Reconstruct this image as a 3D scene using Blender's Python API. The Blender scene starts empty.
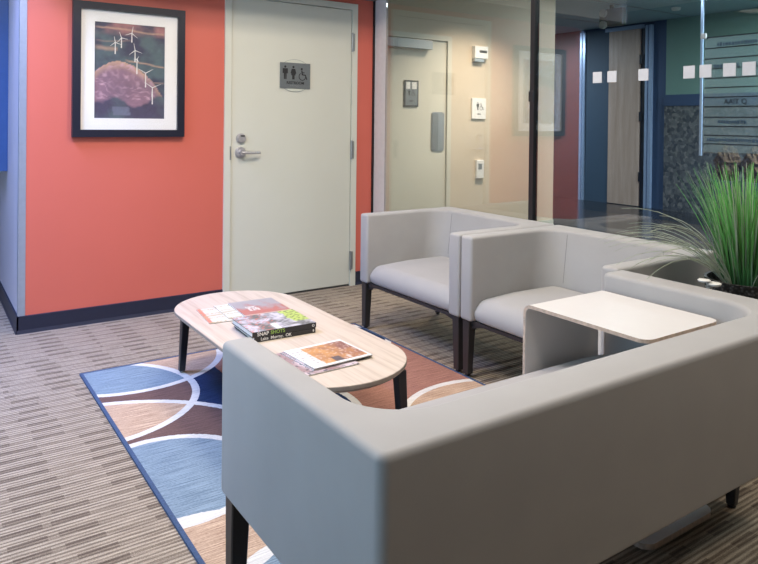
import bpy, bmesh, math, random
from mathutils import Vector, Matrix, noise
random.seed(7)
scene = bpy.context.scene
COL = scene.collection
PI = math.pi

# ---------------------------------------------------------------- materials
def new_mat(name):
    m = bpy.data.materials.new(name); m.use_nodes = True
    nt = m.node_tree
    return m, nt, nt.nodes['Principled BSDF']

class NB:
    """small helper to write node maths"""
    def __init__(s, nt): s.nt = nt
    def n(s, t, **k):
        x = s.nt.nodes.new(t)
        for a, b in k.items(): setattr(x, a, b)
        return x
    def put(s, sock, v):
        if isinstance(v, bpy.types.NodeSocket): s.nt.links.new(v, sock)
        elif isinstance(v, (tuple, list)): sock.default_value = tuple(v) if len(v) != 3 or sock.type == 'VECTOR' else (*v, 1)
        else: sock.default_value = v
    def m(s, op, a, b=0.0, c=0.0):
        x = s.n('ShaderNodeMath', operation=op)
        s.put(x.inputs[0], a); s.put(x.inputs[1], b); s.put(x.inputs[2], c)
        return x.outputs[0]
    def mix(s, f, a, b):
        x = s.n('ShaderNodeMix', data_type='RGBA')
        s.put(x.inputs[0], f); s.put(x.inputs[6], a); s.put(x.inputs[7], b)
        return x.outputs[2]
    def co(s, kind='Object', scale=(1, 1, 1), loc=(0, 0, 0)):
        t = s.n('ShaderNodeTexCoord'); mp = s.n('ShaderNodeMapping')
        s.nt.links.new(t.outputs[kind], mp.inputs[0]); mp.inputs[3].default_value = scale; mp.inputs[1].default_value = loc
        return mp.outputs[0]
    def noise(s, vec, scale=1.0, detail=3.0, rough=.5):
        x = s.n('ShaderNodeTexNoise'); s.put(x.inputs['Vector'], vec)
        x.inputs['Scale'].default_value = scale; x.inputs['Detail'].default_value = detail; x.inputs['Roughness'].default_value = rough
        return x.outputs[0]
    def ramp(s, f, stops):
        x = s.n('ShaderNodeValToRGB'); s.put(x.inputs[0], f)
        e = x.color_ramp.elements
        while len(e) < len(stops): e.new(.5)
        for i, (p, c) in enumerate(stops): e[i].position = p; e[i].color = (*c, 1)
        return x.outputs[0]
    def bump(s, h, strength=.2, dist=.01):
        x = s.n('ShaderNodeBump'); s.put(x.inputs['Height'], h)
        x.inputs['Strength'].default_value = strength; x.inputs['Distance'].default_value = dist
        return x.outputs[0]

def plain(name, col, rough=.5, metal=0.0, spec=.5, var=.04, scale=30, bump=0.0, coat=0.0):
    m, nt, p = new_mat(name); b = NB(nt)
    n = b.noise(b.co(), scale, 4)
    c2 = tuple(min(1, c * (1 - var)) for c in col); c3 = tuple(min(1, c * (1 + var)) for c in col)
    b.put(p.inputs['Base Color'], b.ramp(n, [(.3, c2), (.7, c3)]))
    p.inputs['Roughness'].default_value = rough; p.inputs['Metallic'].default_value = metal
    p.inputs['Specular IOR Level'].default_value = spec; p.inputs['Coat Weight'].default_value = coat
    if bump: b.put(p.inputs['Normal'], b.bump(n, bump, .002))
    return m

def srgb(r, g, b):
    f = lambda v: (v / 255 / 12.92) if v / 255 <= .04045 else ((v / 255 + .055) / 1.055) ** 2.4
    return (f(r), f(g), f(b))

M = {}
M['orange'] = plain('orange_paint', (.62, .14, .100), .45, spec=.5, var=.012, scale=3)
M['bulkhead'] = plain('grey_soffit_paint', (.22, .21, .2), .7)
M['lavender'] = plain('light_grey_paint_lavender_lit', (.60, .56, .64), .45, var=.02, scale=3)  # lavender cast of coloured light put into a light grey wall
M['white_wall'] = plain('off_white_paint', (.6, .58, .54), .7, var=.02, scale=3)
M['taupe'] = plain('taupe_paint', (.16, .135, .12), .8, var=.02)
M['ceiling'] = plain('ceiling_white', (.6, .6, .58), .8, var=.02)
M['navy_base'] = plain('navy_vinyl', srgb(33, 37, 56), .45, var=.05)
M['door'] = plain('pale_green_white_enamel', (.64, .645, .565), .42, var=.01, scale=4)
M['door_gap'] = plain('dark_gap', (.02, .02, .02), .8)
M['steel'] = plain('brushed_steel', (.55, .54, .55), .42, .7, scale=80)
M['steel_dull'] = plain('dull_steel', (.36, .38, .38), .5, .8, scale=60)
M['bluesteel'] = plain('corner_guard_grey', (.33, .37, .44), .35, .3)
M['frame_dark'] = plain('black_wood_frame_blue_lit', srgb(26, 29, 44), .35)  # black frame; its blue tint is bluish light put into the colour
M['mat_white'] = plain('white_mat_board', (.86, .85, .83), .8, var=.01)
M['black'] = plain('black_metal', (.012, .012, .014), .38, spec=.5)
M['legmetal'] = plain('dark_powder_coated_metal', (.04, .038, .04), .36, .3)
M['white_lam'] = plain('white_laminate', (.66, .64, .62), .35, var=.01)
M['ply'] = plain('plywood_edge', (.52, .40, .31), .6, var=.2, scale=60)
M['sign_silver'] = plain('silver_plate', (.22, .24, .25), .4, .5, scale=60)
M['ink'] = plain('black_ink', (.02, .02, .022), .6)
M['white_plastic'] = plain('white_plastic', (.8, .79, .76), .4)
M['clear'] = plain('pale_acrylic', (.64, .66, .58), .15)
M['hall_beige'] = plain('beige_wall_paint', (.62, .52, .39), .7, var=.02, scale=3)
M['hall_door'] = plain('cream_enamel', (.62, .6, .5), .5, var=.01)
M['slate'] = plain('slate_blue_paint', (.06, .105, .165), .6)
M['bluewall'] = plain('deep_blue_paint', (.035, .07, .15), .6)
M['green'] = plain('sea_green_paint', (.19, .33, .27), .7)
M['alu'] = plain('pale_blue_aluminium_and_reflection', (.42, .55, .78), .3, .3)  # also stands in for the bright window reflected in glass
M['hallceil'] = plain('grey_green_ceiling_tile', (.36, .52, .56), .9)
M['olive'] = plain('olive_green_plastic', (.055, .085, .065), .5)
M['decal'] = plain('frosted_white_film', (.50, .51, .54), .7)
M['pages'] = plain('paper_pages', (.75, .73, .68), .8, var=.1, scale=200)
M['spine'] = plain('black_book_spine', (.016, .016, .018), .3)
M['brownplant'] = plain('rusty_foliage', (.10, .062, .035), .9, var=.5, scale=40)
M['threshold'] = plain('threshold_and_unlit_walls', (.05, .05, .05), .5)
M['jamb'] = plain('lilac_grey_jamb', (.62, .59, .58), .6)
M['case_blue'] = plain('deep_blue_frame', (.045, .10, .25), .3)  # blue colour of the side panel frame
M['lens'] = plain('milky_lamp_lens', (.45, .47, .42), .3)

def carpet_mat():
    m, nt, p = new_mat('striped_carpet_tile'); b = NB(nt)
    t = b.n('ShaderNodeTexCoord'); sx = b.n('ShaderNodeSeparateXYZ'); nt.links.new(t.outputs['Object'], sx.inputs[0])
    X, Y = sx.outputs[0], sx.outputs[1]
    ry = b.m('DIVIDE', Y, .072); row = b.m('FLOOR', ry); fy = b.m('FRACT', ry)
    u = b.m('ADD', b.m('DIVIDE', X, .25), b.m('MULTIPLY', row, .03))
    wn = b.n('ShaderNodeTexWhiteNoise', noise_dimensions='2D'); cv = b.n('ShaderNodeCombineXYZ')
    b.put(cv.inputs[0], b.m('FLOOR', b.m('DIVIDE', X, .5))); b.put(cv.inputs[1], b.m('FLOOR', b.m('DIVIDE', Y, .504))); nt.links.new(cv.outputs[0], wn.inputs['Vector'])
    w1 = b.n('ShaderNodeTexWhiteNoise', noise_dimensions='1D'); b.put(w1.inputs['W'], row)
    u = b.m('ADD', b.m('ADD', u, wn.outputs[0]), b.m('MULTIPLY', w1.outputs[0], .10))
    fu = b.m('FRACT', u)
    thin = b.m('MULTIPLY', b.m('GREATER_THAN', fy, .20), b.m('LESS_THAN', fy, .34))
    dash = b.m('MULTIPLY', b.m('LESS_THAN', fu, .43), b.m('MULTIPLY', b.m('GREATER_THAN', fy, .12), b.m('LESS_THAN', fy, .50)))
    # thin tufted lines across the depth
    ly = b.m('FRACT', b.m('DIVIDE', Y, .018)); line = b.m('SMOOTH_MIN', b.m('MULTIPLY', b.m('ABSOLUTE', b.m('SUBTRACT', ly, .5)), 2.0), 1.0, .1)
    nz = b.noise(b.co('Object', (9, 150, 1)), 1, 3, .6)
    nf = b.noise(b.co('Object', (260, 260, 1)), 1, 2, .6)
    v = b.m('ADD', b.m('MULTIPLY', line, .36), b.m('MULTIPLY', nz, .62))
    v = b.m('ADD', v, b.m('MULTIPLY', b.m('SUBTRACT', nf, .5), .55))
    v = b.m('SUBTRACT', v, b.m('MULTIPLY', dash, .19)); v = b.m('SUBTRACT', v, b.m('MULTIPLY', b.m('SUBTRACT', thin, b.m('MULTIPLY', thin, dash)), .13))
    c = b.ramp(v, [(.05, (.065, .045, .036)), (.38, (.19, .15, .11)), (.62, (.41, .34, .255)), (.85, (.58, .495, .38))])
    b.put(p.inputs['Base Color'], c); p.inputs['Roughness'].default_value = .95; p.inputs['Specular IOR Level'].default_value = .1
    b.put(p.inputs['Normal'], b.bump(v, .5, .004))
    return m
M['carpet'] = carpet_mat()

def rug_mat():
    m, nt, p = new_mat('woven_rug_overlapping_circles'); b = NB(nt)
    t = b.n('ShaderNodeTexCoord'); sx = b.n('ShaderNodeSeparateXYZ'); nt.links.new(t.outputs['Object'], sx.inputs[0])
    wob = b.m('MULTIPLY', b.m('SUBTRACT', b.noise(b.co('Object', (60, 60, 1)), 1, 2), .5), .006)
    X, Y = b.m('ADD', sx.outputs[0], wob), b.m('ADD', sx.outputs[1], wob)
    def circ(cx, cy, r):
        d = b.m('SQRT', b.m('ADD', b.m('POWER', b.m('ABSOLUTE', b.m('SUBTRACT', X, cx)), 2.0), b.m('POWER', b.m('ABSOLUTE', b.m('SUBTRACT', Y, cy)), 2.0)))
        return b.m('LESS_THAN', d, r), b.m('LESS_THAN', b.m('ABSOLUTE', b.m('SUBTRACT', d, r)), .0165)
    A, Ar = circ(-2.245, -1.238, .472); B, Br = circ(-1.96, -.794, .459); Cc, Cr = circ(-2.373, -2.014, .731)
    D, Dr = circ(-2.118, -2.075, .31); E, Er = circ(-2.2, -2.83, .48); E2, E2r = circ(-1.87, -3.05, .44)
    F, Fr = circ(-.839, -2.339, .404); G, Gr = circ(-.95, -1.1, .31); H, Hr = circ(-1.69, -1.8, .43)
    s1 = b.noise(b.co('Object', (7, 190, 1)), 1, 3, .65); s2 = b.noise(b.co('Object', (120, 330, 1)), 1, 2)
    sv = b.m('ADD', b.m('MULTIPLY', s1, .7), b.m('MULTIPLY', s2, .3))
    two = lambda lo, hi: b.ramp(sv, [(.36, lo), (.64, hi)])
    lb = two((.10, .145, .19), (.27, .35, .41)); tan = two((.26, .16, .105), (.64, .47, .33)); br = two((.085, .05, .045), (.19, .115, .10))
    nv = two((.010, .018, .05), (.03, .055, .12)); tc = two((.19, .085, .065), (.42, .22, .165)); wh = two((.50, .48, .44), (.72, .70, .65))  # rust is the brown yarn with warmer light put into its colour
    left = b.m('LESS_THAN', X, -1.62)
    c = b.mix(left, tc, nv)
    c = b.mix(H, c, nv)
    c = b.mix(Cc, c, br)
    c = b.mix(A, c, b.mix(Cc, br, tan))
    c = b.mix(B, c, b.mix(A, tan, lb))
    c = b.mix(D, c, lb); c = b.mix(E, c, tan); c = b.mix(E2, c, lb); c = b.mix(F, c, tan); c = b.mix(G, c, nv)
    # rings; some arcs stop where the photo's do
    notA = b.m('SUBTRACT', 1.0, A)
    notD = b.m('SUBTRACT', 1.0, D)
    ring = b.m('MAXIMUM', Ar, Br); ring = b.m('MAXIMUM', ring, Cr)
    for r_ in (Dr, Er, E2r, Fr, Gr): ring = b.m('MAXIMUM', ring, r_)
    ring = b.m('MAXIMUM', ring, b.m('MULTIPLY', Hr, b.m('GREATER_THAN', X, -1.5)))
    c = b.mix(ring, c, wh)
    b.put(p.inputs['Base Color'], c); p.inputs['Roughness'].default_value = .95; p.inputs['Specular IOR Level'].default_value = .1
    b.put(p.inputs['Normal'], b.bump(sv, .5, .003))
    return m
M['rug'] = rug_mat()
M['rug_edge'] = plain('blue_rug_binding', srgb(56, 76, 106), .9, var=.25, scale=150)

def fabric(name, col, sc=1.0):
    m, nt, p = new_mat(name); b = NB(nt)
    n = b.noise(b.co('Object', (900, 900, 900)), 1, 2); n2 = b.noise(b.co('Object', (6, 6, 6)), 1, 3)
    v = b.m('ADD', b.m('MULTIPLY', n, .5), b.m('MULTIPLY', n2, .5))
    b.put(p.inputs['Base Color'], b.ramp(v, [(.3, tuple(c * .93 for c in col)), (.7, tuple(c * 1.06 for c in col))]))
    p.inputs['Roughness'].default_value = .8; p.inputs['Specular IOR Level'].default_value = .25
    p.inputs['Sheen Weight'].default_value = .15; p.inputs['Sheen Roughness'].default_value = .4
    b.put(p.inputs['Normal'], b.bump(n, .12, .0006))
    return m
M['fabric'] = fabric('grey_upholstery', (.36, .35, .34))
M['seam'] = plain('grey_seam_thread', (.13, .13, .14), .9)

def ash_mat():
    m, nt, p = new_mat('pale_ash_laminate'); b = NB(nt)
    n = b.noise(b.co('Object', (38, 1.6, 30)), 1, 4, .6); n2 = b.noise(b.co('Object', (160, 6, 30)), 1, 2)
    v = b.m('ADD', b.m('MULTIPLY', n, .75), b.m('MULTIPLY', n2, .25))
    b.put(p.inputs['Base Color'], b.ramp(v, [(.3, (.42, .335, .26)), (.5, (.56, .47, .38)), (.7, (.61, .525, .435))]))
    p.inputs['Roughness'].default_value = .42
    return m
M['ash'] = ash_mat()
M['ash_edge'] = plain('grey_wood_edge_band', (.30, .255, .21), .5, var=.1)

def wood_mat():
    m, nt, p = new_mat('light_oak_veneer'); b = NB(nt)
    n = b.noise(b.co('Object', (3, 14, 1.2)), 1, 4, .6)
    b.put(p.inputs['Base Color'], b.ramp(n, [(.3, (.52, .37, .28)), (.7, (.70, .53, .43))]))
    p.inputs['Roughness'].default_value = .35
    return m
M['oak'] = wood_mat()

def granite_mat():
    m, nt, p = new_mat('grey_granite'); b = NB(nt)
    v = b.n('ShaderNodeTexVoronoi'); nt.links.new(b.co(), v.inputs['Vector']); v.inputs['Scale'].default_value = 22
    n = b.noise(b.co(), 40, 3)
    sp = b.n('ShaderNodeSeparateColor'); nt.links.new(v.outputs['Color'], sp.inputs[0])
    f = b.m('ADD', b.m('MULTIPLY', sp.outputs[0], .6), b.m('MULTIPLY', n, .4))
    b.put(p.inputs['Base Color'], b.ramp(f, [(.2, (.045, .05, .055)), (.55, (.13, .135, .135)), (.9, (.27, .26, .24))]))
    p.inputs['Roughness'].default_value = .3
    return m
M['granite'] = granite_mat()

def dark_floor():
    m, nt, p = new_mat('polished_dark_floor'); b = NB(nt)
    n = b.noise(b.co(), 3, 3)
    b.put(p.inputs['Base Color'], b.ramp(n, [(.3, (.016, .016, .017)), (.7, (.032, .032, .032))]))
    p.inputs['Roughness'].default_value = .2
    return m
M['darkfloor'] = dark_floor()

def glass_mat(name, tint, k=1.0, trans_w=1.0):
    m = bpy.data.materials.new(name); m.use_nodes = True; nt = m.node_tree; b = NB(nt)
    for x in list(nt.nodes): nt.nodes.remove(x)
    out = b.n('ShaderNodeOutputMaterial'); tr = b.n('ShaderNodeBsdfTransparent'); gl = b.n('ShaderNodeBsdfGlossy')
    tr.inputs[0].default_value = (*tint, 1); gl.inputs['Roughness'].default_value = 0.0; gl.inputs[0].default_value = (1, 1, 1, 1)
    g = b.n('ShaderNodeNewGeometry'); d = b.n('ShaderNodeVectorMath', operation='DOT_PRODUCT')
    nt.links.new(g.outputs['Incoming'], d.inputs[0]); nt.links.new(g.outputs['Normal'], d.inputs[1])
    c = b.m('ABSOLUTE', d.outputs['Value'])
    f = b.m('ADD', .045 * k, b.m('MULTIPLY', b.m('POWER', b.m('SUBTRACT', 1.0, c), 5.0), 1 - .045 * k))
    mx = b.n('ShaderNodeMixShader'); b.put(mx.inputs[0], f)
    nt.links.new(tr.outputs[0], mx.inputs[1]); nt.links.new(gl.outputs[0], mx.inputs[2]); nt.links.new(mx.outputs[0], out.inputs[0])
    return m
M['clearglass'] = glass_mat('picture_glass', (1, 1, 1), .45)
M['glass'] = glass_mat('clear_partition_glass', (.90, .91, .90), 2.1)

def film_mat():
    m, nt, p = new_mat('translucent_sign_film'); b = NB(nt)
    n = b.noise(b.co(), 30, 2)
    b.put(p.inputs['Base Color'], b.ramp(n, [(.3, (.42, .55, .58)), (.7, (.5, .62, .64))]))
    p.inputs['Alpha'].default_value = .28; p.inputs['Roughness'].default_value = .3
    return m
M['film'] = film_mat()

def emis(name, col, s):
    m, nt, p = new_mat(name); b = NB(nt)
    n = b.noise(b.co(), 5, 2)
    p.inputs['Base Color'].default_value = (.8, .8, .8, 1)
    b.put(p.inputs['Emission Color'], b.ramp(n, [(.3, tuple(c * .97 for c in col)), (.7, col)]))
    p.inputs['Emission Strength'].default_value = s
    return m
M['lamp'] = emis('warm_lamp_diffuser', (1, .93, .84), 3.0)
M['daylight'] = emis('bright_overcast_window', (.45, .75, 1.0), 2.6)

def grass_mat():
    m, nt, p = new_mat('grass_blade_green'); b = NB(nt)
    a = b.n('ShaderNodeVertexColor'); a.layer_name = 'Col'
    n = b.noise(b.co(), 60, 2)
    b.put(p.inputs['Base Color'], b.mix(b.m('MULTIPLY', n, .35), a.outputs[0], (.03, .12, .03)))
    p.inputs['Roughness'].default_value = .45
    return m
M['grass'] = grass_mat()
M['stalk'] = plain('pale_grass_stalk', (.34, .38, .28), .6, var=.3)
def vcol_mat(name, rough):
    m, nt, p = new_mat(name); b = NB(nt)
    a = b.n('ShaderNodeVertexColor'); a.layer_name = 'Col'
    n = b.noise(b.co(), 120, 2)
    b.put(p.inputs['Base Color'], b.mix(b.m('MULTIPLY', n, .06), a.outputs[0], (.5, .5, .5)))
    p.inputs['Roughness'].default_value = rough
    return m
M['print'] = vcol_mat('printed_photograph', .35)
M['cover'] = vcol_mat('printed_glossy_cover', .28)
def wicker():
    m, nt, p = new_mat('black_woven_pot'); b = NB(nt)
    w = b.n('ShaderNodeTexVoronoi'); nt.links.new(b.co('Object', (1, 1, 1)), w.inputs['Vector']); w.inputs['Scale'].default_value = 90
    b.put(p.inputs['Base Color'], b.ramp(w.outputs['Distance'], [(.1, (.10, .10, .10)), (.6, (.012, .012, .012))]))
    p.inputs['Roughness'].default_value = .5; b.put(p.inputs['Normal'], b.bump(w.outputs['Distance'], .8, .004))
    return m
M['wicker'] = wicker()
M['soil'] = plain('dark_soil', (.02, .015, .01), .95, var=.4)

# ---------------------------------------------------------------- geometry helpers
def finish(bm, name, mats, parent=None, smooth=None, loc=None):
    bmesh.ops.recalc_face_normals(bm, faces=bm.faces)
    me = bpy.data.meshes.new(name); bm.to_mesh(me); bm.free()
    for m in (mats if isinstance(mats, (list, tuple)) else [mats]): me.materials.append(M[m] if isinstance(m, str) else m)
    if smooth:
        for p in me.polygons: p.use_smooth = True
        me.set_sharp_from_angle(angle=math.radians(smooth))
    o = bpy.data.objects.new(name, me); COL.objects.link(o)
    if parent: o.parent = parent
    if loc: o.location = loc
    return o

def box(bm, x0, x1, y0, y1, z0, z1, mi=0, bev=0.0, seg=2):
    vs = [bm.verts.new(p) for p in ((x0, y0, z0), (x1, y0, z0), (x1, y1, z0), (x0, y1, z0), (x0, y0, z1), (x1, y0, z1), (x1, y1, z1), (x0, y1, z1))]
    fs = [bm.faces.new([vs[i] for i in q]) for q in ((0, 3, 2, 1), (4, 5, 6, 7), (0, 1, 5, 4), (1, 2, 6, 5), (2, 3, 7, 6), (3, 0, 4, 7))]
    for f in fs: f.material_index = mi
    if bev:
        es = list({e for f in fs for e in f.edges})
        r = bmesh.ops.bevel(bm, geom=es, offset=bev, segments=seg, affect='EDGES', profile=.5)
        for f in r['faces']: f.material_index = mi
    return fs

def prism(bm, pts, f, t0, t1, mi=0, side_mi=None):
    """polygon pts (u,v) extruded along w from t0 to t1; f maps (u,v,w) to xyz"""
    a = [bm.verts.new(f(u, v, t0)) for u, v in pts]; c = [bm.verts.new(f(u, v, t1)) for u, v in pts]
    fa = [bm.faces.new(a[::-1]), bm.faces.new(c)]
    n = len(pts); fb = [bm.faces.new((a[i], a[(i + 1) % n], c[(i + 1) % n], c[i])) for i in range(n)]
    for q in fa: q.material_index = mi
    for q in fb: q.material_index = mi if side_mi is None else side_mi
    return fa, fb

def disc(cx, cy, r, n=20, ry=None):
    return [(cx + r * math.cos(2 * PI * i / n), cy + (ry or r) * math.sin(2 * PI * i / n)) for i in range(n)]

def rrect(x0, x1, y0, y1, r, n=5):
    out = []
    for cx, cy, a in ((x1 - r, y1 - r, 0), (x0 + r, y1 - r, 90), (x0 + r, y0 + r, 180), (x1 - r, y0 + r, 270)):
        for i in range(n + 1):
            t = math.radians(a + 90 * i / n); out.append((cx + r * math.cos(t), cy + r * math.sin(t)))
    return out

def tube(bm, pts, radii, n=8, mi=0, cap=True):
    rings = []
    for i, p in enumerate(pts):
        p = Vector(p); a = Vector(pts[max(0, i - 1)]); c = Vector(pts[min(len(pts) - 1, i + 1)])
        d = (c - a).normalized(); s = d.cross(Vector((0, 0, 1)))
        if s.length < 1e-3: s = d.cross(Vector((0, 1, 0)))
        s.normalize(); u = s.cross(d)
        r = radii[i] if isinstance(radii, (list, tuple)) else radii
        rings.append([bm.verts.new(p + (s * math.cos(2 * PI * k / n) + u * math.sin(2 * PI * k / n)) * r) for k in range(n)])
    for a, c in zip(rings, rings[1:]):
        for k in range(n): bm.faces.new((a[k], a[(k + 1) % n], c[(k + 1) % n], c[k])).material_index = mi
    if cap: bm.faces.new(rings[0][::-1]).material_index = mi; bm.faces.new(rings[-1]).material_index = mi

def lathe(bm, prof, c=(0, 0, 0), n=28, mi=0):
    rings = [[bm.verts.new((c[0] + r * math.cos(2 * PI * k / n), c[1] + r * math.sin(2 * PI * k / n), c[2] + z)) for k in range(n)] for r, z in prof]
    for a, d in zip(rings, rings[1:]):
        for k in range(n): bm.faces.new((a[k], a[(k + 1) % n], d[(k + 1) % n], d[k])).material_index = mi
    bm.faces.new(rings[0][::-1]); bm.faces.new(rings[-1])

def taper(bm, c0, s0, c1, s1, mi=0):
    """tapered block between a bottom rectangle (centre c0, half sizes s0) and a top one"""
    v = []
    for c, s in ((c0, s0), (c1, s1)):
        for dx, dy in ((-1, -1), (1, -1), (1, 1), (-1, 1)): v.append(bm.verts.new((c[0] + dx * s[0], c[1] + dy * s[1], c[2])))
    fs = [bm.faces.new([v[i] for i in q]) for q in ((0, 3, 2, 1), (4, 5, 6, 7), (0, 1, 5, 4), (1, 2, 6, 5), (2, 3, 7, 6), (3, 0, 4, 7))]
    es = list({e for f in fs for e in f.edges})
    bmesh.ops.bevel(bm, geom=es, offset=.003, segments=1, affect='EDGES')

def text_obj(body, name, size, mat, parent, depth, fn, align='CENTER'):
    """lettering as a mesh: fn maps local (x,y,z) to xyz"""
    cu = bpy.data.curves.new('lettering', 'FONT'); cu.body = body; cu.size = size; cu.extrude = depth / 2; cu.offset = size * .02; cu.align_x = align; cu.align_y = 'CENTER'
    o = bpy.data.objects.new('lettering_source', cu); COL.objects.link(o)
    bpy.context.view_layer.update()
    me = bpy.data.meshes.new_from_object(o.evaluated_get(bpy.context.evaluated_depsgraph_get()))
    bpy.data.objects.remove(o); bpy.data.curves.remove(cu)
    for v in me.vertices: v.co = Vector(fn(*v.co))
    me.materials.clear(); me.materials.append(M[mat])
    r = bpy.data.objects.new(name, me); COL.objects.link(r)
    if parent: r.parent = parent
    return r

def thing(name, label, cat, loc=(0, 0, 0), rz=0.0, group=None):
    o = bpy.data.objects.new(name, None); COL.objects.link(o); o.empty_display_size = .1
    o.location = loc; o.rotation_euler = (0, 0, rz); o['label'] = label; o['category'] = cat
    if group: o['group'] = group
    return o
def tag(o, label, cat, group=None):
    o['label'] = label; o['category'] = cat
    if group: o['group'] = group
    return o
def struct(name, mats, *boxes, smooth=None):
    bm = bmesh.new()
    for b_ in boxes: box(bm, *b_)
    o = finish(bm, name, mats, smooth=smooth); o['kind'] = 'structure'
    return o

# ---------------------------------------------------------------- key positions (metres)
X0 = -2.347            # outside corner of the orange wall
HB = 2.75              # ceiling height
DL, DR = -1.117, -.200  # door leaf edges

# ---------------------------------------------------------------- room shell
struct('floor', 'carpet', (-5.0, .0, -6.6, 4.0, -.05, 0))
struct('ceiling', 'ceiling', (-5.0, 0.0, -6.6, 4.0, HB, HB + .05))
struct('wall_north', 'orange', (X0 + .032, DL - .045, 0, .13, 0, HB), (DR + .045, -.012, 0, .13, 0, HB), (DL - .045, DR + .045, 0, .13, 2.085, HB))
struct('wall_left', 'lavender', (X0, X0 + .0318, .0, 4.0, 0, HB))
struct('wall_far', 'white_wall', (-5.0, X0, 4.0, 4.1, 0, HB))
struct('wall_south', 'taupe', (-5.1, 6.1, -6.7, -6.6, 0, HB))
# west wall with window openings
struct('wall_west', 'slate', (-5.1, -5.0, -6.6, -3.5, 0, HB), (-5.1, -5.0, -.75, 4.1, 0, HB), (-5.1, -5.0, -3.5, -.75, 0, .55), (-5.1, -5.0, -3.5, -.75, 2.45, HB))
struct('trim_1', 'bulkhead', (X0, -.012, -.50, -.001, 2.13, HB - .001))          # dropped soffit over the orange wall
for i, (a, c) in enumerate(((-3.5, -.75),)):
    w = struct('window_%d' % (i + 1), 'daylight', (-5.09, -5.075, a, c, .55, 2.45))
    bm = bmesh.new()
    for yy in (a, (a + c) / 2 - .03, c - .06): box(bm, -5.07, -5.0, yy, yy + .06, .55, 2.45)
    for zz in (.55, 2.39): box(bm, -5.069, -5.001, a + .06, c - .06, zz, zz + .06)
    finish(bm, 'window_frame', 'steel_dull', w)
# baseboards (vinyl cove base)
bm = bmesh.new()
prism(bm, [(0, 0), (-.014, 0), (-.008, .02), (-.008, .098), (0, .1)], lambda u, v, w: (w, u, v), X0 - .008, DL - .046)
o = finish(bm, 'baseboard_north', 'navy_base'); o['kind'] = 'structure'
bm = bmesh.new()
prism(bm, [(0, 0), (-.014, 0), (-.008, .02), (-.008, .098), (0, .1)], lambda u, v, w: (w, u, v), DR + .046, -.014)
o = finish(bm, 'baseboard_east', 'navy_base'); o['kind'] = 'structure'
bm = bmesh.new()
prism(bm, [(0, 0), (-.014, 0), (-.008, .02), (-.008, .098), (0, .1)], lambda u, v, w: (X0 + u, w, v), -.008, 4.0)
o = finish(bm, 'baseboard_left', 'navy_base'); o['kind'] = 'structure'
# corner guard wraps the outside corner
bm = bmesh.new()
prism(bm, [(-.003, -.003), (.034, -.003), (.034, -.0002), (-.0002, -.0002), (-.0002, .04), (-.003, .04)], lambda u, v, w: (X0 + u, v, w), .1, 2.13)
tag(finish(bm, 'corner_guard', 'bluesteel'), 'thin grey metal corner guard running up the left edge of the orange wall', 'corner guard')

# ---------------------------------------------------------------- restroom door
bm = bmesh.new()
ZT = 2.04
for x0, x1 in ((DL - .049, DL - .004), (DR + .004, DR + .049)): box(bm, x0, x1, -.014, .11, 0, ZT + .004 + .045)
box(bm, DL - .004, DR + .004, -.014, .11, ZT + .004, ZT + .049)
box(bm, DL - .004, DL + .012, .05, .11, 0, ZT + .004); box(bm, DR - .012, DR + .004, .05, .11, 0, ZT + .004)
frame = finish(bm, 'trim_2', 'door'); frame['kind'] = 'structure'
bm = bmesh.new(); box(bm, DL, DR, -.004, .04, .014, ZT, bev=.0015, seg=1)
door = finish(bm, 'door_1', 'door'); door['kind'] = 'structure'
struct('trim_3', 'threshold', (DL - .0035, DR + .0035, -.0, .1, 0, .009))
struct('trim_4', 'door_gap', (DL - .0035, DR + .0035, .112, .128, 0, ZT))
bm = bmesh.new()
P3 = lambda u, v, w: (u, -w, v)
lx, lz = -1.052, 1.003
prism(bm, disc(lx, lz, .038, 28), P3, .0045, .012); prism(bm, disc(lx, lz, .033, 28), P3, .012, .020); prism(bm, disc(lx, lz, .018, 20), P3, .02, .055)
tube(bm, [(lx - .004, -.048, lz), (lx + .02, -.052, lz), (lx + .07, -.052, lz - .001), (lx + .125, -.047, lz - .001)], [.011, .010, .009, .008], 12)
finish(bm, 'lever_handle', 'steel', door, 40)
bm = bmesh.new()
prism(bm, disc(-1.05, 1.098, .033, 28), P3, .0045, .016); prism(bm, disc(-1.05, 1.098, .026, 28), P3, .016, .024)
db = finish(bm, 'deadbolt', 'steel', door, 40)
bm = bmesh.new(); box(bm, -1.056, -1.030, -.027, -.0245, 1.110, 1.118); finish(bm, 'keyhole', 'ink', db)
bm = bmesh.new(); box(bm, DL - .012, DL - .002, -.0165, -.0145, .955, 1.045); finish(bm, 'strike_plate', 'steel_dull', door)
for z in (1.805, 1.01, .19):
    bm = bmesh.new()
    tube(bm, [(DR + .002, -.018, z - .07), (DR + .002, -.018, z + .07)], .008, 10); box(bm, DR + .006, DR + .024, -.0175, -.0145, z - .065, z + .065)
    finish(bm, 'hinge', 'steel_dull', door, 50)

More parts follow.
